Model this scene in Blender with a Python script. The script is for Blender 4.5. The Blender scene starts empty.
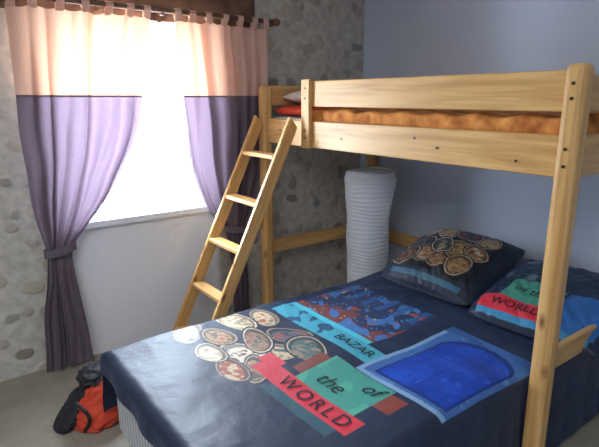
import bpy, bmesh, math, random
import numpy as np
from mathutils import Vector, Matrix, noise
random.seed(4)
rng = np.random.RandomState(7)
scene = bpy.context.scene
COL = scene.collection

# ------------------------------------------------------------ materials
def new_mat(name, color, rough=0.6, spec=0.3):
    m = bpy.data.materials.new(name); m.use_nodes = True
    b = m.node_tree.nodes['Principled BSDF']
    b.inputs['Base Color'].default_value = (*color, 1)
    b.inputs['Roughness'].default_value = rough
    b.inputs['Specular IOR Level'].default_value = spec
    return m, m.node_tree.nodes, m.node_tree.links, b

def noisy(name, c1, c2, scale=20, rough=0.7, bump=0.1, spec=0.3, detail=4):
    m, N, L, b = new_mat(name, c1, rough, spec)
    tc = N.new('ShaderNodeTexCoord'); n = N.new('ShaderNodeTexNoise')
    n.inputs['Scale'].default_value = scale; n.inputs['Detail'].default_value = detail
    L.new(tc.outputs['Object'], n.inputs['Vector'])
    r = N.new('ShaderNodeValToRGB')
    r.color_ramp.elements[0].position = .3; r.color_ramp.elements[1].position = .7
    r.color_ramp.elements[0].color = (*c1, 1); r.color_ramp.elements[1].color = (*c2, 1)
    L.new(n.outputs['Fac'], r.inputs['Fac']); L.new(r.outputs['Color'], b.inputs['Base Color'])
    if bump:
        bp = N.new('ShaderNodeBump'); bp.inputs['Strength'].default_value = bump
        bp.inputs['Distance'].default_value = .01
        L.new(n.outputs['Fac'], bp.inputs['Height']); L.new(bp.outputs['Normal'], b.inputs['Normal'])
    return m

def wood(name, axis, c1=(.50, .26, .08), c2=(.70, .42, .16)):
    m, N, L, b = new_mat(name, c1, .42, .4)
    tc = N.new('ShaderNodeTexCoord'); mp = N.new('ShaderNodeMapping')
    s = [22, 22, 22]; s[axis] = 1.2
    mp.inputs['Scale'].default_value = s
    L.new(tc.outputs['Object'], mp.inputs['Vector'])
    n = N.new('ShaderNodeTexNoise'); n.inputs['Scale'].default_value = 1.6; n.inputs['Detail'].default_value = 6
    n.inputs['Distortion'].default_value = .6
    L.new(mp.outputs['Vector'], n.inputs['Vector'])
    r = N.new('ShaderNodeValToRGB')
    r.color_ramp.elements[0].position = .32; r.color_ramp.elements[1].position = .62
    r.color_ramp.elements[0].color = (*c1, 1); r.color_ramp.elements[1].color = (*c2, 1)
    L.new(n.outputs['Fac'], r.inputs['Fac'])
    mp2 = N.new('ShaderNodeMapping'); s2 = [8, 8, 8]; s2[axis] = 3.2
    mp2.inputs['Scale'].default_value = s2
    L.new(tc.outputs['Object'], mp2.inputs['Vector'])
    v = N.new('ShaderNodeTexVoronoi'); v.inputs['Scale'].default_value = 1.0
    L.new(mp2.outputs['Vector'], v.inputs['Vector'])
    kr = N.new('ShaderNodeValToRGB')
    kr.color_ramp.elements[0].position = .04; kr.color_ramp.elements[1].position = .14
    kr.color_ramp.elements[0].color = (1, 1, 1, 1); kr.color_ramp.elements[1].color = (0, 0, 0, 1)
    L.new(v.outputs['Distance'], kr.inputs['Fac'])
    mx = N.new('ShaderNodeMixRGB'); mx.inputs['Color2'].default_value = (.22, .09, .03, 1)
    L.new(kr.outputs['Color'], mx.inputs['Fac']); L.new(r.outputs['Color'], mx.inputs['Color1'])
    L.new(mx.outputs['Color'], b.inputs['Base Color'])
    return m

PINE = [wood('pine_grain_%s' % a, i) for i, a in enumerate('xyz')]
DARKW = noisy('old_beam_wood', (.10, .05, .03), (.22, .12, .07), 14, .7, .4)

def stone_material():
    m, N, L, b = new_mat('rubble_stone_wall', (.5, .45, .35), .9, .1)
    tc = N.new('ShaderNodeTexCoord')
    dn = N.new('ShaderNodeTexNoise'); dn.inputs['Scale'].default_value = 4; dn.inputs['Detail'].default_value = 1
    L.new(tc.outputs['Object'], dn.inputs['Vector'])
    ad = N.new('ShaderNodeMixRGB'); ad.blend_type = 'ADD'; ad.inputs['Fac'].default_value = .12
    L.new(tc.outputs['Object'], ad.inputs['Color1']); L.new(dn.outputs['Color'], ad.inputs['Color2'])
    mp = N.new('ShaderNodeMapping'); mp.inputs['Scale'].default_value = (8.2, 8.2, 10.5)
    L.new(ad.outputs['Color'], mp.inputs['Vector'])
    vc = N.new('ShaderNodeTexVoronoi'); vc.feature = 'F1'; vc.inputs['Scale'].default_value = 1
    vc.inputs['Randomness'].default_value = .85
    L.new(mp.outputs['Vector'], vc.inputs['Vector'])
    fn = N.new('ShaderNodeTexNoise'); fn.inputs['Scale'].default_value = 18; fn.inputs['Detail'].default_value = 7
    L.new(tc.outputs['Object'], fn.inputs['Vector'])
    # rounded stones: distance to cell centre, edge broken up by fine noise
    jn = N.new('ShaderNodeMath'); jn.operation = 'MULTIPLY_ADD'; jn.inputs[1].default_value = .30
    L.new(fn.outputs['Fac'], jn.inputs[0]); L.new(vc.outputs['Distance'], jn.inputs[2])
    mr = N.new('ShaderNodeMapRange'); mr.interpolation_type = 'SMOOTHSTEP'
    mr.inputs['From Min'].default_value = .66; mr.inputs['From Max'].default_value = .50
    L.new(jn.outputs[0], mr.inputs['Value'])
    sep = N.new('ShaderNodeSeparateColor'); L.new(vc.outputs['Color'], sep.inputs['Color'])
    cr = N.new('ShaderNodeValToRGB'); e = cr.color_ramp.elements
    e[0].position = 0; e[0].color = (.22, .18, .14, 1); e[1].position = 1; e[1].color = (.54, .46, .34, 1)
    for p, c in ((.2, (.46, .43, .36, 1)), (.4, (.27, .245, .215, 1)), (.6, (.50, .44, .34, 1)), (.8, (.33, .31, .28, 1))):
        x = e.new(p); x.color = c
    L.new(sep.outputs['Red'], cr.inputs['Fac'])
    mortar = N.new('ShaderNodeValToRGB')
    mortar.color_ramp.elements[0].color = (.42, .40, .35, 1); mortar.color_ramp.elements[1].color = (.64, .60, .52, 1)
    mortar.color_ramp.elements[0].position = .3; mortar.color_ramp.elements[1].position = .7
    L.new(fn.outputs['Fac'], mortar.inputs['Fac'])
    cov = N.new('ShaderNodeMath'); cov.operation = 'GREATER_THAN'; cov.inputs[1].default_value = .25
    L.new(sep.outputs['Green'], cov.inputs[0])
    mu = N.new('ShaderNodeMath'); mu.operation = 'MULTIPLY'
    L.new(mr.outputs['Result'], mu.inputs[0]); L.new(cov.outputs[0], mu.inputs[1])
    mx = N.new('ShaderNodeMixRGB'); L.new(mortar.outputs['Color'], mx.inputs['Color1']); L.new(cr.outputs['Color'], mx.inputs['Color2'])
    mf = N.new('ShaderNodeMath'); mf.operation = 'MULTIPLY'; mf.inputs[1].default_value = .85
    L.new(mu.outputs[0], mf.inputs[0]); L.new(mf.outputs[0], mx.inputs['Fac'])
    sx = N.new('ShaderNodeSeparateXYZ'); L.new(ad.outputs['Color'], sx.inputs['Vector'])
    def step(src, a, bb):
        r = N.new('ShaderNodeMapRange'); r.interpolation_type = 'SMOOTHSTEP'
        r.inputs['From Min'].default_value = a; r.inputs['From Max'].default_value = bb
        L.new(src, r.inputs['Value']); return r.outputs['Result']
    a1 = step(sx.outputs['X'], .58, .64); a2 = step(sx.outputs['X'], 1.66, 1.58); a3 = step(sx.outputs['Z'], 1.00, .96)
    p1 = N.new('ShaderNodeMath'); p1.operation = 'MULTIPLY'; L.new(a1, p1.inputs[0]); L.new(a2, p1.inputs[1])
    p2 = N.new('ShaderNodeMath'); p2.operation = 'MULTIPLY'; L.new(p1.outputs[0], p2.inputs[0]); L.new(a3, p2.inputs[1])
    fx = N.new('ShaderNodeMixRGB'); L.new(p2.outputs[0], fx.inputs['Fac']); L.new(mx.outputs['Color'], fx.inputs['Color1'])
    fx.inputs['Color2'].default_value = (.80, .82, .86, 1)
    L.new(fx.outputs['Color'], b.inputs['Base Color'])
    inv = N.new('ShaderNodeMath'); inv.operation = 'SUBTRACT'; inv.inputs[0].default_value = 1; L.new(p2.outputs[0], inv.inputs[1])
    h = N.new('ShaderNodeMath'); h.operation = 'MULTIPLY'; L.new(mu.outputs[0], h.inputs[0]); L.new(inv.outputs[0], h.inputs[1])
    h2 = N.new('ShaderNodeMath'); h2.operation = 'MULTIPLY_ADD'; h2.inputs[1].default_value = .35
    L.new(fn.outputs['Fac'], h2.inputs[0]); L.new(h.outputs[0], h2.inputs[2])
    bp = N.new('ShaderNodeBump'); bp.inputs['Strength'].default_value = .5; bp.inputs['Distance'].default_value = .016
    L.new(h2.outputs[0], bp.inputs['Height']); L.new(bp.outputs['Normal'], b.inputs['Normal'])
    return m

STONE = stone_material()
PAINT = noisy('blue_grey_wall_paint', (.55, .61, .72), (.58, .64, .75), 3, .8, .03)
CEIL = noisy('ceiling_paint', (.7, .7, .68), (.74, .74, .72), 4, .9, .02)
WHITE = noisy('white_window_paint', (.80, .82, .85), (.84, .86, .88), 5, .4, 0)
METAL, _, _, _b = new_mat('dark_bolt_metal', (.08, .07, .06), .35); _b.inputs['Metallic'].default_value = .8

def floor_mat():
    m, N, L, b = new_mat('stone_tile_floor', (.4, .36, .28), .55, .3)
    tc = N.new('ShaderNodeTexCoord'); br = N.new('ShaderNodeTexBrick')
    br.offset = 0; br.inputs['Scale'].default_value = 2.6; br.inputs['Mortar Size'].default_value = .008
    br.inputs['Brick Width'].default_value = 1; br.inputs['Row Height'].default_value = 1
    br.inputs['Color1'].default_value = (.34, .31, .24, 1); br.inputs['Color2'].default_value = (.37, .34, .27, 1)
    br.inputs['Mortar'].default_value = (.30, .28, .23, 1)
    L.new(tc.outputs['Object'], br.inputs['Vector'])
    n = N.new('ShaderNodeTexNoise'); n.inputs['Scale'].default_value = 9; n.inputs['Detail'].default_value = 5
    L.new(tc.outputs['Object'], n.inputs['Vector'])
    mx = N.new('ShaderNodeMixRGB'); mx.blend_type = 'MULTIPLY'; mx.inputs['Fac'].default_value = .4
    L.new(br.outputs['Color'], mx.inputs['Color1']); L.new(n.outputs['Fac'], mx.inputs['Color2'])
    L.new(mx.outputs['Color'], b.inputs['Base Color'])
    return m
FLOOR = floor_mat()

def cloth_translucent(name, c, cv, trans=.4, tint=None):
    m, N, L, b = new_mat(name, c, .85, .1)
    tc = N.new('ShaderNodeTexCoord'); n = N.new('ShaderNodeTexNoise'); n.inputs['Scale'].default_value = 60
    L.new(tc.outputs['Object'], n.inputs['Vector'])
    mx = N.new('ShaderNodeMixRGB'); mx.inputs['Color1'].default_value = (*c, 1); mx.inputs['Color2'].default_value = (*cv, 1)
    L.new(n.outputs['Fac'], mx.inputs['Fac']); L.new(mx.outputs['Color'], b.inputs['Base Color'])
    t = N.new('ShaderNodeBsdfTranslucent')
    if tint: t.inputs['Color'].default_value = (*tint, 1)
    else: L.new(mx.outputs['Color'], t.inputs['Color'])
    ms = N.new('ShaderNodeMixShader'); ms.inputs['Fac'].default_value = trans
    L.new(b.outputs[0], ms.inputs[1]); L.new(t.outputs[0], ms.inputs[2])
    L.new(ms.outputs[0], N['Material Output'].inputs['Surface'])
    return m
PINK = cloth_translucent('salmon_curtain_cloth', (.74, .47, .37), (.80, .54, .44), .20, (.62, .34, .22))
PURPLE = cloth_translucent('purple_curtain_cloth', (.175, .135, .165), (.23, .18, .21), .26, (.16, .11, .15))
PAPER = cloth_translucent('rice_paper', (.90, .94, .98), (.95, .97, 1.0), .3)

def vcol_mat(name, rough=.5, sheen=.12):
    m, N, L, b = new_mat(name, (.05, .05, .08), rough, .38)
    a = N.new('ShaderNodeAttribute'); a.attribute_name = 'print'
    tc = N.new('ShaderNodeTexCoord'); n = N.new('ShaderNodeTexNoise'); n.inputs['Scale'].default_value = 9
    n.inputs['Detail'].default_value = 4
    L.new(tc.outputs['Object'], n.inputs['Vector'])
    L.new(a.outputs['Color'], b.inputs['Base Color'])
    b.inputs['Sheen Weight'].default_value = sheen
    b.inputs['Sheen Tint'].default_value = (.35, .5, 1.0, 1)
    bp = N.new('ShaderNodeBump'); bp.inputs['Strength'].default_value = .4; bp.inputs['Distance'].default_value = .02
    L.new(n.outputs['Fac'], bp.inputs['Height']); L.new(bp.outputs['Normal'], b.inputs['Normal'])
    return m
PRINT = vcol_mat('printed_cotton')
INK = noisy('black_print_ink', (.01, .01, .015), (.02, .02, .03), 30, .7, 0)

# ------------------------------------------------------------ helpers
def link(o, parent=None):
    COL.objects.link(o)
    if parent is not None:
        wl = o.location.copy(); o.parent = parent; o.location = wl - parent.location
    return o

def finish(o, label=None, category=None, kind=None, group=None):
    if label: o['label'] = label
    if category: o['category'] = category
    if kind: o['kind'] = kind
    if group: o['group'] = group
    return o

def empty(name, loc, label, category, group=None):
    o = bpy.data.objects.new(name, None); o.location = loc; o.empty_display_size = .1
    COL.objects.link(o); return finish(o, label, category, None, group)

def mesh_obj(name, verts, faces, mat, parent=None, smooth=True, recenter=True):
    V = np.array(verts, dtype=float)
    c = (V.min(0) + V.max(0)) / 2 if recenter else np.zeros(3)
    me = bpy.data.meshes.new(name); me.from_pydata([tuple(v) for v in (V - c)], [], [tuple(f) for f in faces]); me.update()
    if smooth: me.polygons.foreach_set('use_smooth', [True] * len(me.polygons))
    if mat: me.materials.append(mat)
    o = bpy.data.objects.new(name, me); o.location = c
    return link(o, parent)

def box(name, lo, hi, mat, parent=None, bevel=.004, label=None):
    lo = Vector(lo); hi = Vector(hi); c = (lo + hi) / 2; s = hi - lo
    bm = bmesh.new(); bmesh.ops.create_cube(bm, size=1)
    bmesh.ops.scale(bm, vec=s, verts=bm.verts)
    if bevel: bmesh.ops.bevel(bm, geom=bm.edges[:], offset=min(bevel, min(s) * .45), segments=3, affect='EDGES', profile=.5)
    me = bpy.data.meshes.new(name); bm.to_mesh(me); bm.free()
    me.materials.append(mat)
    o = bpy.data.objects.new(name, me); o.location = c
    link(o, parent)
    if label: o['label'] = label
    return o

def multi_box(name, boxes, mat, parent=None, kind=None, origin=(0, 0, 0)):
    bm = bmesh.new()
    for lo, hi in boxes:
        lo = Vector(lo); hi = Vector(hi); r = bmesh.ops.create_cube(bm, size=1)
        bmesh.ops.scale(bm, vec=hi - lo, verts=r['verts']); bmesh.ops.translate(bm, vec=(lo + hi) / 2 - Vector(origin), verts=r['verts'])
    me = bpy.data.meshes.new(name); bm.to_mesh(me); bm.free(); me.materials.append(mat)
    o = bpy.data.objects.new(name, me); o.location = origin; link(o, parent)
    if kind: o['kind'] = kind
    return o

def cyl(name, p0, p1, r, mat, parent=None, seg=20, r2=None):
    p0 = Vector(p0); p1 = Vector(p1); d = p1 - p0
    bm = bmesh.new(); bmesh.ops.create_cone(bm, cap_ends=True, segments=seg, radius1=r, radius2=r if r2 is None else r2, depth=d.length)
    q = d.to_track_quat('Z', 'Y').to_matrix()
    bmesh.ops.rotate(bm, matrix=q, verts=bm.verts)
    me = bpy.data.meshes.new(name); bm.to_mesh(me); bm.free(); me.materials.append(mat)
    for p in me.polygons: p.use_smooth = len(p.vertices) == 4
    o = bpy.data.objects.new(name, me); o.location = (p0 + p1) / 2
    return link(o, parent)

def tube(name, pts, r, mat, parent=None, cyc=False):
    cu = bpy.data.curves.new(name, 'CURVE'); cu.dimensions = '3D'; cu.bevel_depth = r; cu.bevel_resolution = 3
    s = cu.splines.new('POLY'); s.points.add(len(pts) - 1); s.use_cyclic_u = cyc
    for i, p in enumerate(pts): s.points[i].co = (*p, 1)
    tmp = bpy.data.objects.new('tmp', cu); COL.objects.link(tmp)
    dg = bpy.context.evaluated_depsgraph_get(); me = bpy.data.meshes.new_from_object(tmp.evaluated_get(dg))
    bpy.data.objects.remove(tmp); me.name = name
    me.materials.clear(); me.materials.append(mat)
    c = sum((v.co for v in me.vertices), Vector()) / len(me.vertices)
    me.transform(Matrix.Translation(-c))
    for p in me.polygons: p.use_smooth = True
    o = bpy.data.objects.new(name, me); o.location = c
    return link(o, parent)

def grid_faces(nr, nc, wrap=False):
    f = []
    for i in range(nr - 1):
        for j in range(nc if wrap else nc - 1):
            k = (j + 1) % nc
            f.append((i * nc + j, i * nc + k, (i + 1) * nc + k, (i + 1) * nc + j))
    return f

def set_print(o, colors):
    me = o.data; a = me.color_attributes.new('print', 'FLOAT_COLOR', 'POINT')
    a.data.foreach_set('color', np.concatenate([colors, np.ones((len(colors), 1))], 1).astype(np.float32).ravel())

def text_mesh(name, body, size, mapper, mat, parent, shear=0, maxlen=.015, bold=.0, spacing=1.0):
    cu = bpy.data.curves.new(name, 'FONT'); cu.body = body; cu.size = size; cu.align_x = 'CENTER'; cu.align_y = 'CENTER'
    cu.shear = shear; cu.offset = bold; cu.resolution_u = 4; cu.space_character = spacing
    tmp = bpy.data.objects.new('tmp', cu); COL.objects.link(tmp)
    dg = bpy.context.evaluated_depsgraph_get(); me = bpy.data.meshes.new_from_object(tmp.evaluated_get(dg))
    bpy.data.objects.remove(tmp)
    bm = bmesh.new(); bm.from_mesh(me)
    for _ in range(4):
        bmesh.ops.triangulate(bm, faces=bm.faces[:])
        es = [e for e in bm.edges if e.calc_length() > maxlen]
        if not es: break
        bmesh.ops.subdivide_edges(bm, edges=es, cuts=1)
    bmesh.ops.triangulate(bm, faces=bm.faces[:])
    V = [mapper(v.co.x, v.co.y) for v in bm.verts]; bm.verts.index_update()
    F = [[v.index for v in f.verts] for f in bm.faces]; bm.free()
    return mesh_obj(name, V, F, mat, parent, smooth=False)

# ------------------------------------------------------------ room
YW = 3.0; XW = 2.86; H = 2.5
WX0, WX1, WZ0, WZ1 = .60, 1.50, .83, 1.95
multi_box('wall_back', [((-2.0, YW, 0), (WX0, YW + .3, H)), ((WX1, YW, 0), (XW + .2, YW + .3, H)),
                        ((WX0, YW, 0), (WX1, YW + .3, WZ0)), ((WX0, YW, WZ1), (WX1, YW + .3, H))], STONE, kind='structure')
multi_box('wall_right', [((XW, -1.6, 0), (XW + .2, YW, H))], PAINT, kind='structure')
multi_box('wall_left', [((-2.2, -1.6, 0), (-2.0, YW + .3, H))], PAINT, kind='structure')
multi_box('wall_front', [((-2.2, -1.8, 0), (XW + .2, -1.6, H))], PAINT, kind='structure')
multi_box('floor', [((-2.2, -1.8, -.1), (XW + .2, YW + .3, 0))], FLOOR, kind='structure')
multi_box('ceiling', [((-2.2, -1.8, H), (XW + .2, YW + .3, H + .1))], CEIL, kind='structure')
multi_box('trim_1', [((.42, YW - .035, WZ1), (1.86, YW - .001, WZ1 + .2))], DARKW, kind='structure')
multi_box('trim_2', [((WX0 - .03, YW - .04, WZ0 - .03), (WX1 + .03, YW - .001, WZ0 + .006)), ((WX0 + .001, YW - .02, WZ0 + .001), (WX1 - .001, YW + .17, WZ0 + .0061))], WHITE, kind='structure')
win = bpy.data.objects.new('window_1', None); win.location = (1.05, YW + .2, WZ0); COL.objects.link(win); win['kind'] = 'structure'
fy0, fy1 = YW + .17, YW + .22
box('frame', (WX0, fy0, WZ0), (WX0 + .06, fy1, WZ1), WHITE, win)
box('frame', (WX1 - .05, fy0, WZ0), (WX1, fy1, WZ1), WHITE, win)
box('frame', (WX0 + .06, fy0, WZ0), (WX1 - .05, fy1, WZ0 + .05), WHITE, win)
box('frame', (WX0 + .06, fy0, WZ1 - .05), (WX1 - .05, fy1, WZ1), WHITE, win)
box('mullion', (1.03, fy0 - .01, WZ0 + .05), (1.09, fy1, WZ1 - .05), WHITE, win)
box('handle', (1.05, fy0 - .04, 1.3), (1.07, fy0 - .01, 1.42), WHITE, win)
GL = bpy.data.materials.new('window_glass'); GL.use_nodes = True
GN = GL.node_tree.nodes; g1 = GN.new('ShaderNodeBsdfTransparent'); GL.node_tree.links.new(g1.outputs[0], GN['Material Output'].inputs['Surface'])
multi_box('glass_pane', [((WX0 + .06, YW + .19, WZ0 + .05), (1.03, YW + .195, WZ1 - .05)), ((1.09, YW + .19, WZ0 + .05), (WX1 - .05, YW + .195, WZ1 - .05))], GL, win, origin=(1.05, YW + .19, 1.4))

# ------------------------------------------------------------ curtain rod
rod = empty('curtain_rod', (1.17, 2.9, 2.0), 'brown wooden curtain rod above the window', 'curtain rod')
cyl('rod', (.36, 2.9, 2.0), (1.98, 2.9, 2.0), .014, DARKW, rod)
for x in (.36, 1.98):
    bpy.ops.mesh.primitive_uv_sphere_add(radius=.024, location=(x, 2.9, 2.0), segments=20, ring_count=12)
    s = bpy.context.object; s.name = 'finial'; s.data.materials.append(DARKW); s.scale = (1.3, 1, 1)
    for p in s.data.polygons: p.use_smooth = True
    s.parent = rod; s.location = Vector((x, 2.9, 2.0)) - rod.location
for x in (.40, 1.21, 1.955):
    multi_box('bracket', [((x - .008, 2.9, 1.975), (x + .008, YW, 1.988)), ((x - .012, YW - .046, 1.94), (x + .012, YW - .035, 2.03))] if .42 < x < 1.86 else
              [((x - .008, 2.9, 1.975), (x + .008, YW, 1.988)), ((x - .012, YW - .01, 1.94), (x + .012, YW, 2.03))], DARKW, rod, origin=(x, 2.95, 1.98))

# ------------------------------------------------------------ curtains
def curtain(label, prof, tie_z, nf, seed, tie_side):
    zs = [p[0] for p in prof][::-1]; xl = [p[1] for p in prof][::-1]; xr = [p[2] for p in prof][::-1]
    cx = np.mean([prof[0][1], prof[0][2]])
    e = empty('curtain', (cx, 2.9, .02), label, 'curtain', 'tied back window curtains')
    r = np.random.RandomState(seed); ph = r.rand(6) * 6.28
    def sm(z, A):
        return np.mean([np.interp(z + d, zs, A) for d in (-.05, -.025, 0, .025, .05)])
    def pt(u, z):
        a = sm(z, xl) if z < 1.93 else np.interp(z, zs, xl); b = sm(z, xr) if z < 1.93 else np.interp(z, zs, xr)
        w = b - a
        uu = u + .040 * math.sin(2 * math.pi * 1.3 * u + ph[0]) + .024 * math.sin(2 * math.pi * 3 * u + ph[1] + 2.6 * z)
        f = math.sin(2 * math.pi * nf * uu + ph[2] + .8 * math.sin(z * 3 + ph[3]))
        f2 = math.sin(2 * math.pi * nf * .5 * uu + ph[4] + z * 1.3)
        f3 = noise.noise(Vector((u * 9 + seed, z * 3.5, seed)))
        amp = .023 * min(1, w / .45 + .25) * (.68 + .32 * math.sin(7 * u + ph[5] + z * 2))
        y = 2.908 + amp * f + .009 * f2 + .016 * f3
        g = math.exp(-((z - tie_z) / .10) ** 2)
        y = y * (1 - .3 * g) + (2.905 - .01) * .3 * g
        x = a + w * u + .006 * math.cos(2 * math.pi * nf * uu * 1.0 + ph[5]) + .010 * noise.noise(Vector((z * 4, seed, u)))
        return (x, y, z)
    nu = 260
    def panel(nm, z0, z1, nz, mat, top=False):
        V = []
        for i in range(nz):
            z = z0 + (z1 - z0) * i / (nz - 1)
            for j in range(nu):
                u = j / (nu - 1)
                zz = z
                if top:
                    zz = z - (.018 * abs(math.sin(math.pi * nf * u))) * max(0, 1 - (z0 - z) / .08)
                x, y, _ = pt(u, zz); V.append((x, y, zz))
        return mesh_obj(nm, V, grid_faces(nz, nu), mat, e)
    panel('upper_panel', 1.968, 1.53, 50, PINK, top=True)
    panel('lower_panel', 1.531, .02, 150, PURPLE)
    V = []
    for z in (1.537, 1.527):
        for j in range(nu):
            x, y, _ = pt(j / (nu - 1), z); V.append((x, y - .003, z))
    mesh_obj('seam', V, grid_faces(2, nu), PURPLE, e)
    nt = nf + 1
    for k in range(nt):
        u = min(max(k / nf, .03), .97); x, y, _ = pt(u, 1.96)
        V = []; na = 14
        path = [(y - .001, 1.95)] + [(2.9 + .0175 * math.cos(t), 2.0 + .0175 * math.sin(t)) for t in np.linspace(math.pi * 1.1, -math.pi * .1, na)] + [(y + .001, 1.95)]
        for (yy, zz) in path:
            V += [(x - .02, yy, zz), (x + .02, yy, zz)]
        mesh_obj('tab', V, grid_faces(len(path), 2), PINK, e)
    a = sm(tie_z, xl); b = sm(tie_z, xr); V = []; n = 48
    for dz in (-.022, -.007, .007, .022):
        for i in range(n):
            t = 2 * math.pi * i / n
            V.append(((a + b) / 2 + ((b - a) / 2 + .014) * math.cos(t), 2.902 + .044 * math.sin(t), tie_z + dz + .015 * math.cos(t) * tie_side))
    mesh_obj('tieback', V, grid_faces(4, n, True), PURPLE, e)
    return e
curtain('salmon and purple curtain tied low beside the window and stone wall',
        [(2.0, .43, 1.15), (1.75, .425, 1.12), (1.55, .42, 1.07), (1.35, .42, 1.02), (1.2, .42, .96), (1.0, .43, .84), (.88, .44, .74), (.78, .46, .65), (.72, .48, .60), (.62, .47, .60), (.3, .42, .64), (0, .40, .66)],
        .72, 6, 3, 1)
curtain('salmon and purple curtain gathered behind the bunk ladder',
        [(2.0, 1.28, 1.92), (1.55, 1.31, 1.90), (1.2, 1.335, 1.87), (1.03, 1.36, 1.85), (.85, 1.43, 1.80), (.76, 1.49, 1.76), (.68, 1.55, 1.71), (.58, 1.58, 1.71), (.25, 1.61, 1.73), (0, 1.61, 1.74)],
        .67, 6, 9, -1)

# ------------------------------------------------------------ loft bed
LX0, LX1 = 1.785, 2.83
LY0, LY1 = .82, 2.84
loft = empty('loft_bed', ((LX0 + LX1) / 2, (LY0 + LY1) / 2, 0), 'tall varnished pine loft bed frame over the double bed', 'loft bed')
P = .075
def post(x, y, top):
    return box('post', (x, y, 0), (x + P, y + P, top), PINE[2], loft, .024)
post(LX0, LY0, 1.635); post(LX0, LY1 - P, 1.60); post(LX1 - P, LY0, 1.635); post(LX1 - P, LY1 - P, 1.60)
T = .028
fx = LX0 + P * .35
box('side_rail', (fx, LY0 + P, 1.245), (fx + T, LY1 - P, 1.395), PINE[1], loft, .006)
box('guard_board', (fx, LY0 + P, 1.475), (fx + T, 2.36, 1.615), PINE[1], loft, .006)
box('guard_upright', (fx - .025, 2.30, 1.24), (fx, 2.375, 1.625), PINE[2], loft, .006)
bx = LX1 - P * .6
box('side_rail', (bx, LY0 + P, 1.245), (bx + T, LY1 - P, 1.395), PINE[1], loft, .006)
box('guard_board', (bx, LY0 + P, 1.475), (bx + T, LY1 - P, 1.600), PINE[1], loft, .006)
box('lower_brace', (bx, LY0 + P, .455), (bx + T, LY1 - P, .545), PINE[1], loft, .006)
for y in (LY0 + .02, LY1 - .048):
    box('end_rail', (LX0 + P, y, 1.245), (LX1 - P, y + T, 1.395), PINE[0], loft, .006)
    box('end_guard_board', (LX0 + P, y, 1.475), (LX1 - P, y + T, 1.600), PINE[0], loft, .006)
    box('lower_brace', (LX0 + P, y, .485), (LX1 - P, y + T, .575), PINE[0], loft, .006)
box('slat_ledge', (fx + T, LY0 + P, 1.26), (fx + T + .025, LY1 - P, 1.285), PINE[1], loft, .003)
box('slat_ledge', (bx - .025, LY0 + P, 1.26), (bx, LY1 - P, 1.285), PINE[1], loft, .003)
for i in range(14):
    y = LY0 + .12 + i * (LY1 - LY0 - .30) / 13
    box('slat', (fx + T + .002, y, 1.285), (bx - .002, y + .07, 1.303), PINE[0], loft, .003)
def bolt(x, y, z, d=(-1, 0, 0), r=.008):
    cyl('bolt', (x, y, z), (x + d[0] * .004, y + d[1] * .004, z), r, METAL, loft, 14)
for (y, z) in ((1.05, 1.29), (1.42, 1.31), (2.05, 1.31), (1.55, 1.345), (2.62, 1.33)):
    bolt(fx, y, z, r=.005)
for z in (1.29, 1.35, 1.52, 1.57): bolt(LX0, LY0 + P / 2, z, r=.006)
for z in (1.30, 1.345, 1.52, 1.575): bolt(fx - .025, 2.338, z, r=.005)

def cushion(name, c, sx, sy, sz, mat, parent=None, n=40, pw=4, wob=.004, rot=0, seed=0):
    V = []; F = []
    for side in (1, -1):
        for i in range(n + 1):
            for j in range(n + 1):
                a = -1 + 2 * i / n; b = -1 + 2 * j / n
                a = math.copysign(1 - (1 - abs(a)) ** 1.5, a); b = math.copysign(1 - (1 - abs(b)) ** 1.5, b)
                h = (max(0, 1 - abs(a) ** pw) ** .5) * (max(0, 1 - abs(b) ** pw) ** .5)
                x = a * sx / 2; y = b * sy / 2
                z = side * sz / 2 * h + wob * noise.noise(Vector((x * 9 + seed, y * 9, side))) * h
                V.append((x, y, z))
    m = (n + 1) ** 2
    for s in (0, 1):
        for i in range(n):
            for j in range(n):
                q = [s * m + i * (n + 1) + j, s * m + (i + 1) * (n + 1) + j, s * m + (i + 1) * (n + 1) + j + 1, s * m + i * (n + 1) + j + 1]
                F.append(q if s == 0 else q[::-1])
    R = rot if isinstance(rot, Matrix) else Matrix.Rotation(rot, 3, 'Z')
    V = [tuple(R @ Vector(v) + Vector(c)) for v in V]
    o = mesh_obj(name, V, F, mat, parent)
    bm = bmesh.new(); bm.from_mesh(o.data); bmesh.ops.remove_doubles(bm, verts=bm.verts, dist=.0005); bm.to_mesh(o.data); bm.free()
    for p in o.data.polygons: p.use_smooth = True
    return o
MATT = noisy('mattress_ticking', (.66, .66, .64), (.72, .72, .70), 30, .8, .05)
mt = box('mattress', (fx + T + .025, LY0 + .08, 1.304), (bx - .015, LY1 - .055, 1.405), MATT, None, .03)
finish(mt, 'thin mattress lying on the loft bed slats', 'mattress')
ORANGE = noisy('orange_brown_bedspread', (.36, .10, .02), (.80, .34, .08), 16, .85, .3)
V = []; nx, ny = 40, 120
ya, yb = LY0 + .06, 2.43
for j in range(ny):
    y = ya + (yb - ya) * j / (ny - 1)
    for i in range(nx):
        u = i / (nx - 1); x = fx + T + .008 + (bx - fx - T - .012) * u
        z = 1.460 + .010 * noise.noise(Vector((x * 8, y * 6, 0))) + .006 * math.sin(y * 31)
        if i == 0: x = fx + T + .006 + .003 * math.sin(y * 40); z = 1.33
        elif i == 1: x = fx + T + .006 + .003 * math.sin(y * 40); z = 1.44
        elif i == 2: x = fx + T + .014; z -= .006
        if i >= nx - 2: z -= .02
        if j < 1: z = min(z, 1.35)
        if j >= ny - 1: z = min(z, 1.407)
        V.append((x, y, z))
sp = mesh_obj('bedspread', V, grid_faces(ny, nx), ORANGE)
finish(sp, 'orange and brown bedspread covering the loft mattress', 'bedspread')
WP = noisy('pale_pink_pillowcase', (.72, .58, .54), (.80, .68, .64), 8, .8, .1)
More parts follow.
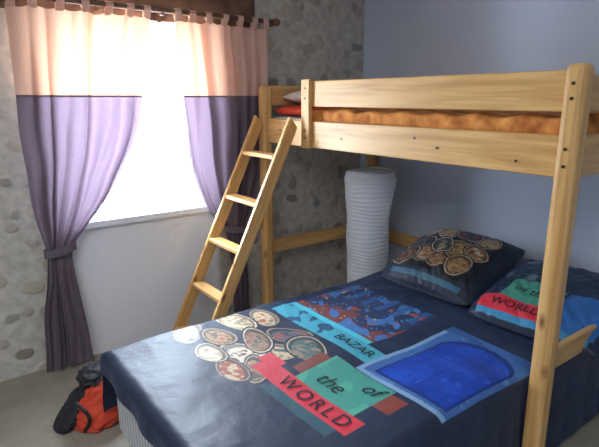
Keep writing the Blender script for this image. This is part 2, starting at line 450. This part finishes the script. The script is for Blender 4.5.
RED = noisy('red_cloth', (.50, .035, .02), (.70, .09, .04), 14, .8, .15)
pr = cushion('folded_blanket', (2.15, 2.62, 1.443), .54, .34, .07, RED, pw=6)
pl = cushion('pillow', (2.20, 2.62, 1.530), .52, .32, .10, WP, pw=3)
finish(pl, 'small pale pink pillow at the end of the loft bed', 'pillow')
finish(pr, 'folded red blanket under the pale pillow on the loft', 'blanket')

# ------------------------------------------------------------ ladder
lad = empty('ladder', (1.4, 2.6, 0), 'pine ladder with flat rungs leaning on the loft bed rail', 'ladder')
LS = .575 / 1.18
def lx(z): return 1.785 - (1.395 - z) * LS
ang = math.atan(LS)
def stringer(y):
    L_ = 1.385 / math.cos(ang); bm = bmesh.new(); bmesh.ops.create_cube(bm, size=1)
    bmesh.ops.scale(bm, vec=(.072, .03, L_), verts=bm.verts)
    for v in bm.verts: v.co.z += -v.co.x * math.tan(ang)
    bmesh.ops.bevel(bm, geom=bm.edges[:], offset=.005, segments=2, affect='EDGES')
    me = bpy.data.meshes.new('stringer'); bm.to_mesh(me); bm.free(); me.materials.append(PINE[2])
    o = bpy.data.objects.new('stringer', me); o.rotation_euler = (0, ang, 0)
    zc = .6945; o.location = (lx(zc) - .022, y, zc + .001)
    return link(o, lad)
stringer(2.815 - .03); stringer(2.415)
for z in (1.19, .925, .665, .40, .14):
    box('rung', (lx(z) - .060, 2.43, z - .013), (lx(z) + .016, 2.77, z + .013), PINE[1], lad, .006)

# ------------------------------------------------------------ paper lamp
lamp = empty('floor_lamp', (2.39, 2.41, 0), 'tall white rice paper column lamp standing behind the bed', 'lamp')
LC = (2.39, 2.41)
cyl('base', (*LC, 0), (*LC, .02), .11, METAL, lamp, 32)
cyl('pole', (*LC, .02), (*LC, .75), .008, METAL, lamp, 10)
V = []; nz, nt = 300, 110
for i in range(nz):
    t = i / (nz - 1); z = .08 + t * (1.055 - .08)
    R = np.interp(t, [0, .25, .5, .7, .85, .95, 1], [.135, .138, .140, .143, .158, .170, .155])
    ox = .010 * math.sin(t * 6 + 1)
    for j in range(nt):
        a = 2 * math.pi * j / nt
        wv = noise.noise(Vector((math.cos(a) * 1.5, math.sin(a) * 1.5, t * 5)))
        rib = abs(math.sin(t * math.pi * 36 + a + .5 * math.sin(2 * a + t * 3) + 1.0 * wv))
        cr = noise.noise(Vector((math.cos(a) * 2, math.sin(a) * 2, t * 9)))
        rr = R * (1 + .03 * math.cos(3 * a + t * 4) * (.4 + t)) + .0045 * rib + .005 * cr
        V.append((LC[0] + ox + rr * math.cos(a), LC[1] + rr * math.sin(a), z + .006 * math.sin(2 * a + t * 20)))
mesh_obj('lamp_shade', V, grid_faces(nz, nt, True), PAPER, lamp)
V = []
for i in range(2):
    for j in range(nt):
        a = 2 * math.pi * j / nt; V.append((LC[0] + .002 + [.154, .05][i] * math.cos(a), LC[1] + [.154, .05][i] * math.sin(a), 1.050))
mesh_obj('lamp_collar', V, grid_faces(2, nt, True), PAPER, lamp)
for k in range(3):
    a = k * 2.094
    cyl('spoke', (*LC, .75), (LC[0] + .125 * math.cos(a), LC[1] + .125 * math.sin(a), .75), .003, METAL, lamp, 8)

# ------------------------------------------------------------ double bed
BX0, BX1, BY0, BY1 = .545, 2.62, .945, 2.10
bed = empty('bed', ((BX0 + BX1) / 2, (BY0 + BY1) / 2, 0), 'low double bed with a pale striped box base', 'bed')
def stripe_mat():
    m, N, L, b = new_mat('striped_ticking', (.6, .6, .6), .8, .2)
    tc = N.new('ShaderNodeTexCoord'); w = N.new('ShaderNodeTexWave'); w.bands_direction = 'Y'
    w.inputs['Scale'].default_value = 9; w.inputs['Distortion'].default_value = 0
    L.new(tc.outputs['Object'], w.inputs['Vector'])
    r = N.new('ShaderNodeValToRGB'); r.color_ramp.elements[0].color = (.34, .35, .40, 1); r.color_ramp.elements[1].color = (.66, .65, .65, 1)
    r.color_ramp.elements[1].position = .5
    L.new(w.outputs['Color'], r.inputs['Fac']); L.new(r.outputs['Color'], b.inputs['Base Color'])
    return m
STR = stripe_mat()
box('box_base', (BX0, BY0 + .01, .07), (BX1, BY1 - .01, .285), STR, bed, .02)
for x in (BX0 + .1, BX1 - .1):
    for y in (BY0 + .1, BY1 - .1):
        cyl('leg', (x, y, 0), (x, y, .072), .03, PINE[2], bed, 16)
bm_ = box('mattress', (BX0, BY0, .286), (BX1, BY1, .425), STR, None, .035)
finish(bm_, 'thick mattress on the double bed base', 'mattress')

waves = [(rng.rand() * 2 * math.pi, rng.uniform(4, 16), rng.rand() * 6.28) for _ in range(14)]
def bumps(X, Y):
    h = np.zeros_like(X)
    for a, k, p in waves:
        h += np.sin(k * (X * math.cos(a) + Y * math.sin(a)) + p + 1.2 * np.sin(3 * X - 2 * Y + p)) * (1.0 / k)
    h = h * .020
    fade = np.clip(np.sin(2.3 * X + 1.9 * Y + .7) * .6 + .5, 0, 1)
    for a, k, p, am in ((.6, 7, 1, .005), (1.9, 9, 2, .004), (2.6, 13, .5, .003)):
        s = np.sin(k * (X * math.cos(a) + Y * math.sin(a)) + p + 1.5 * np.sin(4 * Y + 2 * X))
        h += fade * am * (1 - np.abs(s)) ** 2.2
    return h
DX0, DY0, DY1 = .51, .905, 2.14; DZ = .462; RR = .05
def foldf(t, lo, hi):
    pos = t.copy(); drop = np.zeros_like(t)
    for edge, s in ((lo, -1), (hi, 1)):
        if edge is None: continue
        e = edge - s * RR
        d = (t - e) * s
        m1 = (d > 0) & (d <= RR * math.pi / 2); m2 = d > RR * math.pi / 2
        th = d / RR
        pos = np.where(m1, e + s * RR * np.sin(th), pos); drop = np.where(m1, RR * (1 - np.cos(th)), drop)
        dd = d - RR * math.pi / 2
        pos = np.where(m2, edge + s * .06 * dd, pos); drop = np.where(m2, RR + dd, drop)
    return pos, drop
def duvet_xyz(p, q, off=0.0):
    p = np.asarray(p, float); q = np.asarray(q, float)
    x, dx = foldf(p, DX0, None); y, dy = foldf(q, DY0, DY1)
    d = np.sqrt(dx ** 2 + dy ** 2)
    d = np.maximum(dx, dy) * .75 + d * .25
    b = bumps(p, q)
    top = np.clip(1 - d / .08, 0, 1)
    hang = 1 - top
    rip = .012 * np.sin(p * 26 + 1.5 * np.sin(p * 7)) * np.clip(dy / .2, 0, 1)
    rip2 = .008 * np.sin(q * 24 + 1) * np.clip(dx / .15, 0, 1)
    side = np.where(q < 1.5, -1, 1)
    y2 = y + side * (np.abs(b) * hang * .5 + np.where(q < 1.5, np.abs(rip) * .4, rip))
    x2 = x - np.abs(b) * hang * .5 - rip2
    z = DZ - d + b * (top * .85 + .15)
    z = np.maximum(z, .012)
    return x2, y2, z + off * top
P0, P1 = DX0 - .085, 2.60; Q0, Q1 = DY0 - .42, DY1 + .30
npp, nq = 560, 540
pp = np.linspace(P0, P1, npp); qq = np.linspace(Q0, Q1, nq)
PPg, QQg = np.meshgrid(pp, qq, indexing='ij')
X, Y, Z = duvet_xyz(PPg, QQg)
near = (X > LX0 - .03) & (X < LX0 + P + .03) & (Y < LY0 + P + .006)
Y = np.where(near, LY0 + P + .006, Y)
duv = mesh_obj('duvet', np.stack([X.ravel(), Y.ravel(), Z.ravel()], 1), grid_faces(npp, nq), PRINT)
finish(duv, 'dark navy duvet with printed photo patches and lettering', 'duvet')

def fnoise(X, Y, k, seed):
    r = np.random.RandomState(seed); h = np.zeros_like(X)
    for i in range(9):
        a = r.rand() * 6.28; kk = k * r.uniform(.5, 1.7)
        h += np.sin(kk * (X * math.cos(a) + Y * math.sin(a)) + r.rand() * 6.28 + 2 * np.sin(kk * .4 * (X - Y)))
    return h / 9 * 1.7
def put(C, mask, col):
    C[mask] = col
def shells(C, u, v, u0, u1, v0, v1, n, seed, fill=1.0, dark=1.0, sx=1.0):
    r = np.random.RandomState(seed)
    pal = [(.42, .24, .11), (.34, .08, .03), (.60, .47, .28), (.07, .12, .10), (.55, .42, .26), (.26, .18, .12), (.10, .10, .12), (.55, .36, .10), (.20, .09, .05), (.68, .60, .46)]
    W, Hh = u1 - u0, v1 - v0
    nx_ = max(2, int(round(math.sqrt(n * W / Hh)))); ny_ = max(2, int(round(n / nx_)))
    inb = (u > u0 - .06 * W) & (u < u1 + .06 * W) & (v > v0 - .06 * Hh) & (v < v1 + .06 * Hh)
    fn = fnoise(u / W, v / Hh, 42, seed + 3)
    fg = fnoise(u / W, v / Hh, 100, seed + 5)
    cells = [(i, j) for i in range(nx_) for j in range(ny_)]
    r.shuffle(cells)
    for i, j in cells:
        cu = u0 + (i + .5 + (.2 if j % 2 else -.2) + r.uniform(-.2, .2)) * W / nx_; cv = v0 + (j + .5 + r.uniform(-.2, .2)) * Hh / ny_
        sz = r.uniform(.50, .74) * fill
        ra = sz * W / nx_ * r.uniform(.9, 1.1); rb = sz * Hh / ny_ * r.uniform(.72, .95); th = r.uniform(-.7, .7)
        du, dv = u - cu, v - cv
        a = (du * math.cos(th) + dv * math.sin(th)) / ra; b = (-du * math.sin(th) + dv * math.cos(th)) / rb
        an = np.arctan2(b, a)
        d = np.sqrt(a * a + b * b) * (1 + .07 * np.sin(2 * an + r.rand() * 6) + .04 * np.sin(3 * an + r.rand() * 6))
        c1 = np.array(pal[r.randint(len(pal))]) * dark; c3 = np.array(pal[r.randint(len(pal))]) * dark
        rim = np.array((.66, .54, .38)) * r.uniform(.45, 1.15) * (.5 + .5 * dark)
        put(C, inb & (d < 1.10) & (d > .95), np.array((.012, .012, .018)))
        put(C, inb & (d < .98), rim); put(C, inb & (d < .90), c1 * .3)
        off = np.sqrt((a - .08) ** 2 + (b + .09) ** 2)
        put(C, inb & (off < .76), c1)
        put(C, inb & (off < .74) & (fn > .30), c3); put(C, inb & (off < .74) & (fn < -.40), c1 * .4)
        put(C, inb & (off < .70) & (fg > .7), np.clip(c1 * 1.5 + .06, 0, 1))
    return C

NAVY = np.array((.012, .021, .044))
def duvet_colors(p, q):
    n = p.size; C = np.tile(NAVY, (n, 1)); s = 3.0 - q
    nb = fnoise(p, q, 30, 1)
    C *= (1 + .18 * nb)[:, None]
    S = lambda y: 3.0 - y
    shells(C, s, p, S(2.07), S(1.53), .81, 1.32, 11, 12)
    m = (p > 1.50) & (p < 1.95) & (q > 1.46) & (q < 2.04)
    C[m] = (.02, .035, .09)
    t = np.sin(s * 95) + .6 * np.sin(s * 41 + 1)
    put(C, m & (p < 1.62 + .07 * np.sin(s * 17) + .03 * t), (.20, .05, .03))
    put(C, m & (nb > .35), (.06, .17, .42)); put(C, m & (fnoise(p, q, 60, 4) > .8), (.50, .38, .18))
    put(C, m & (p > 1.78) & (np.sin(s * 60) > .35), (.03, .10, .28))
    put(C, m & (fnoise(p, q, 55, 9) < -.75), (.36, .08, .04))
    put(C, m & (fnoise(p, q, 90, 19) > .75), (.05, .22, .48))
    m = (p > 1.345) & (p < 1.465) & (q > 1.34) & (q < 2.04); C[m] = (.06, .34, .44)
    m = (p > 1.465) & (p < 1.50) & (q > 1.46) & (q < 2.04); C[m] = (.08, .50, .64)
    put(C, (p > 1.345) & (p < 1.465) & (q > 1.66) & (q < 2.02) & (fnoise(p, q, 45, 12) > .3), (.02, .08, .15))
    m = (p > 1.29) & (p < 1.92) & (q > .915) & (q < 1.345); C[m] = (.045, .13, .35)
    n2 = fnoise(p, q, 70, 41); n3 = fnoise(p, q, 22, 43)
    put(C, m & (n3 > .3), (.07, .18, .43)); put(C, m & (n2 > .7), (.10, .23, .47))
    put(C, m & ((p < 1.315) | (q > 1.325)), (.20, .34, .52)); put(C, m & (p > 1.86) & (n3 > 0), (.03, .10, .28))
    a = (q - 1.110) / .175
    arch = 1.73 + .14 * np.sqrt(np.clip(1 - a * a, 0, 1))
    door = (np.abs(a) < 1) & (p > 1.335) & (p < arch)
    put(C, door, (.006, .028, .18))
    arch2 = 1.715 + .125 * np.sqrt(np.clip(1 - (a / .94) ** 2, 0, 1))
    inner = (np.abs(a) < .94) & (p > 1.35) & (p < arch2); put(C, inner, (.006, .045, .36))
    put(C, inner & (n3 > .35), (.008, .062, .45)); put(C, inner & (n3 < -.5), (.005, .032, .26))
    put(C, inner & (n2 > .8), (.02, .09, .50))
    put(C, inner & (np.abs(a) < .014), (.004, .02, .16))
    put(C, inner & (((np.mod(q, .06) - .03) ** 2 + (np.mod(p, .06) - .03) ** 2) < .00003), (.004, .025, .18))
    # green label and red strip
    m = (p > 1.07) & (p < 1.285) & (q > 1.12) & (q < 1.46); C[m] = (.055, .28, .22)
    put(C, m & (nb > .55), (.08, .36, .25))
    m = (p > 1.10) & (p < 1.26) & (q > 1.46) & (q < 1.52); C[m] = (.20, .055, .035)
    m = (p > 1.16) & (p < 1.265) & (q > 1.04) & (q < 1.12); C[m] = (.24, .05, .03)
    m = (p > .975) & (p < 1.07) & (q > 1.06) & (q < 1.64); C[m] = (.58, .028, .045)
    m = (p > 1.03) & (p < 1.10) & (q > 1.56) & (q < 1.68); C[m] = (.58, .028, .045)
    m = (p > .925) & (p < .975) & (q > 1.10) & (q < 1.50); C[m] = (.025, .08, .10)
    return C
set_print(duv, duvet_colors(PPg.ravel(), QQg.ravel()))

def duvet_map(px, qy, rot=0):
    def f(u, v):
        uu = u * math.cos(rot) - v * math.sin(rot); vv = u * math.sin(rot) + v * math.cos(rot)
        x, y, z = duvet_xyz(np.array([px + vv]), np.array([qy - uu]), .0035)
        return (float(x[0]), float(y[0]), float(z[0]))
    return f
text_mesh('lettering', 'WORLD', .088, duvet_map(1.020, 1.285), INK, duv, bold=.0002, spacing=1.35)
text_mesh('lettering', 'the', .10, duvet_map(1.145, 1.33), INK, duv, shear=.25)
text_mesh('lettering', 'of', .095, duvet_map(1.225, 1.19), INK, duv, shear=.25)
text_mesh('lettering', 'BAZAR', .075, duvet_map(1.405, 1.48), INK, duv)

# ------------------------------------------------------------ printed pillows
def printed_pillow(label, c, ux, uy, w, h, th, thb, colf, seed, pw=2.3, pe=.62):
    ux = Vector(ux).normalized(); uy = Vector(uy); uy = (uy - ux * uy.dot(ux)).normalized(); nn = ux.cross(uy)
    n = 190
    def surf(a, b, side=1, off=0):
        aa = a * (1 - .085 * abs(b) ** 5 - .02 * (1 - b * b)); bb = b * (1 - .085 * abs(a) ** 5 - .02 * (1 - a * a))
        ai, bi = min(1, abs(a) / .97), min(1, abs(b) / .97)
        hgt = (max(0, 1 - ai ** pw) ** pe) * (max(0, 1 - bi ** pw) ** pe)
        wr = .014 * noise.noise(Vector((a * 2.5 + seed, b * 2.5, side))) * hgt + .004 * noise.noise(Vector((a * 9, b * 9 + seed, side)))
        wr += .012 * hgt ** .5 * abs(noise.noise(Vector((a * 5 + b * 3, seed, b * 2))))
        tt = th if side > 0 else thb
        return Vector(c) + ux * (aa * w / 2) + uy * (bb * h / 2) + nn * (side * (tt * hgt + .002) + (wr if side > 0 else wr * .3) + off)
    V = []; F = []
    t = np.linspace(-1, 1, n); A, B = np.meshgrid(t, t, indexing='ij')
    for side in (1, -1):
        for i in range(n):
            for j in range(n): V.append(tuple(surf(A[i, j], B[i, j], side)))
    m = n * n
    for f in grid_faces(n, n): F.append(f); F.append(tuple(m + k for k in f[::-1]))
    bd = [(i, 0) for i in range(n - 1)] + [(n - 1, j) for j in range(n - 1)] + [(i, n - 1) for i in range(n - 1, 0, -1)] + [(0, j) for j in range(n - 1, 0, -1)]
    ids = [i * n + j for i, j in bd]
    for k in range(len(ids)):
        a_, b_ = ids[k], ids[(k + 1) % len(ids)]; F.append((a_, b_, b_ + m, a_ + m))
    o = mesh_obj('pillow', V, F, PRINT)
    Cf = colf(A.ravel(), B.ravel()); Cb = np.tile(NAVY, (m, 1))
    set_print(o, np.concatenate([Cf, Cb]))
    finish(o, label, 'pillow', None, 'printed pillows on the double bed')
    return o, surf
def colA(a, b):
    C = np.tile(NAVY * .8, (a.size, 1)); m = (np.abs(a) < .80) & (b > -.70) & (b < .80)
    C[m] = (.010, .013, .016)
    shells(C, a, b, -.76, .72, -.62, .74, 12, 21, 1.0, .6)
    put(C, (np.abs(a) < .74) & (b < -.76) & (b > -.86), (.03, .11, .17))
    return C
def colB(a, b):
    C = np.tile(NAVY * .9, (a.size, 1))
    n1 = fnoise(a, b, 9, 51)
    put(C, (a > -.84) & (a < .80) & (b > .05) & (b < .70), (.02, .035, .06))
    put(C, (a > -.84) & (a < .80) & (b > .05) & (b < .70) & (n1 > .4), (.12, .16, .20))
    put(C, (a > -.62) & (a < .16) & (b > -.52) & (b < .02), (.065, .28, .20))
    put(C, (a > -.88) & (a < .16) & (b > -.84) & (b < -.52), (.60, .03, .045))
    put(C, (a > .20) & (a < .84) & (b > -.84) & (b < .02), (.03, .14, .40))
    put(C, (a > -.86) & (a < .80) & (b > -.93) & (b < -.84), (.03, .22, .40))
    return C
pA, sA = printed_pillow('dark square pillow printed with bowls leaning on the wall', (2.40, 1.735, .585), (.02, -1, 0), (.59, 0, .215), .66, .62, .125, .035, colA, 2)
pB, sB = printed_pillow('dark pillow printed with WORLD lettering on a red band', (2.385, 1.095, .560), (.05, -1, 0), (.60, 0, .16), .66, .64, .065, .03, colB, 6, 5.0, .6)
def pm(surf, a0, b0, w, h):
    return lambda u, v: tuple(surf(a0 + u / (w / 2), b0 + v / (h / 2), 1, .004))
text_mesh('lettering', 'WORLD', .068, pm(sB, -.30, -.68, .66, .64), INK, pB, bold=.0002)
text_mesh('lettering', 'of the', .066, pm(sB, -.26, -.27, .66, .64), INK, pB, shear=.25)

# ------------------------------------------------------------ bag on the floor
bag = empty('bag', (.50, 2.30, 0), 'soft slumped red and black bag on the floor by the bed', 'bag')
BLACK = noisy('black_nylon', (.012, .012, .016), (.03, .03, .035), 40, .6, .1)
REDBAG = noisy('red_orange_cloth', (.55, .045, .025), (.72, .10, .04), 10, .8, .3)
def blob(name, c, r, mat, e=2.2, nu=90, nv=50, wob=.012, seed=0, lean=0, tpr=.45):
    V = []
    for i in range(nv):
        ph = -math.pi / 2 + math.pi * i / (nv - 1)
        for j in range(nu):
            th = 2 * math.pi * j / nu
            f = lambda v: math.copysign(abs(v) ** (2 / e), v)
            x = f(math.cos(ph)) * f(math.cos(th)); y = f(math.cos(ph)) * f(math.sin(th)); z = f(math.sin(ph))
            w = 1 + wob * 6 * noise.noise(Vector((x * 2 + seed, y * 2, z * 2))) + .22 * abs(noise.noise(Vector((x * 3 + seed, y * 3, z * 4)))) - .05
            tp = 1 - tpr * (z + 1) / 2
            V.append((c[0] + x * r[0] * w * tp + lean * z, c[1] + y * r[1] * w * tp, max(.004, c[2] + z * r[2] * w)))
    return mesh_obj(name, V, grid_faces(nv, nu, True), mat, bag)
blob('body', (.555, 2.32, .095), (.175, .14, .13), REDBAG, seed=1, lean=.03, wob=.02)
blob('side_panel', (.42, 2.37, .085), (.05, .10, .11), BLACK, seed=3, lean=.08)
blob('flap', (.56, 2.385, .21), (.11, .10, .04), BLACK, seed=8, wob=.03, tpr=.2)
tube('strap', [(.41 + .04 * math.sin(t * 2.5), 2.25 - .05 * math.sin(t * 3.14), .17 - .155 * t + .02 * math.sin(3.14 * t)) for t in np.linspace(0, 1, 24)], .008, BLACK, bag)

# ------------------------------------------------------------ light
w = bpy.data.worlds.new('World'); scene.world = w; w.use_nodes = True
w.node_tree.nodes['Background'].inputs['Color'].default_value = (.84, .92, 1.0, 1)
w.node_tree.nodes['Background'].inputs['Strength'].default_value = 1.25
def area(name, loc, rot, sx, sy, e, col):
    l = bpy.data.lights.new(name, 'AREA'); l.shape = 'RECTANGLE'; l.size = sx; l.size_y = sy; l.energy = e; l.color = col
    o = bpy.data.objects.new(name, l); o.location = loc; o.rotation_euler = rot; COL.objects.link(o); return o
area('daylight', (1.35, YW + .6, 1.55), (math.radians(-90), 0, 0), 2.4, 2.0, 740, (.72, .86, 1.0))
area('fill_light', (-.6, .3, 2.46), (0, 0, 0), 1.6, 1.6, 56, (.92, .95, 1.0))  # added out-of-view fill below the ceiling, brightens the room; no real fitting

cam = bpy.data.cameras.new('camera'); co = bpy.data.objects.new('camera', cam); COL.objects.link(co)
co.location = (0, 0, 1.52); co.rotation_euler = (math.radians(90 - 13.85), 0, math.radians(-36.8))
cam.sensor_width = 36; cam.lens = 507 / 599 * 36; cam.clip_start = .02
scene.camera = co
scene.view_settings.view_transform = 'Standard'
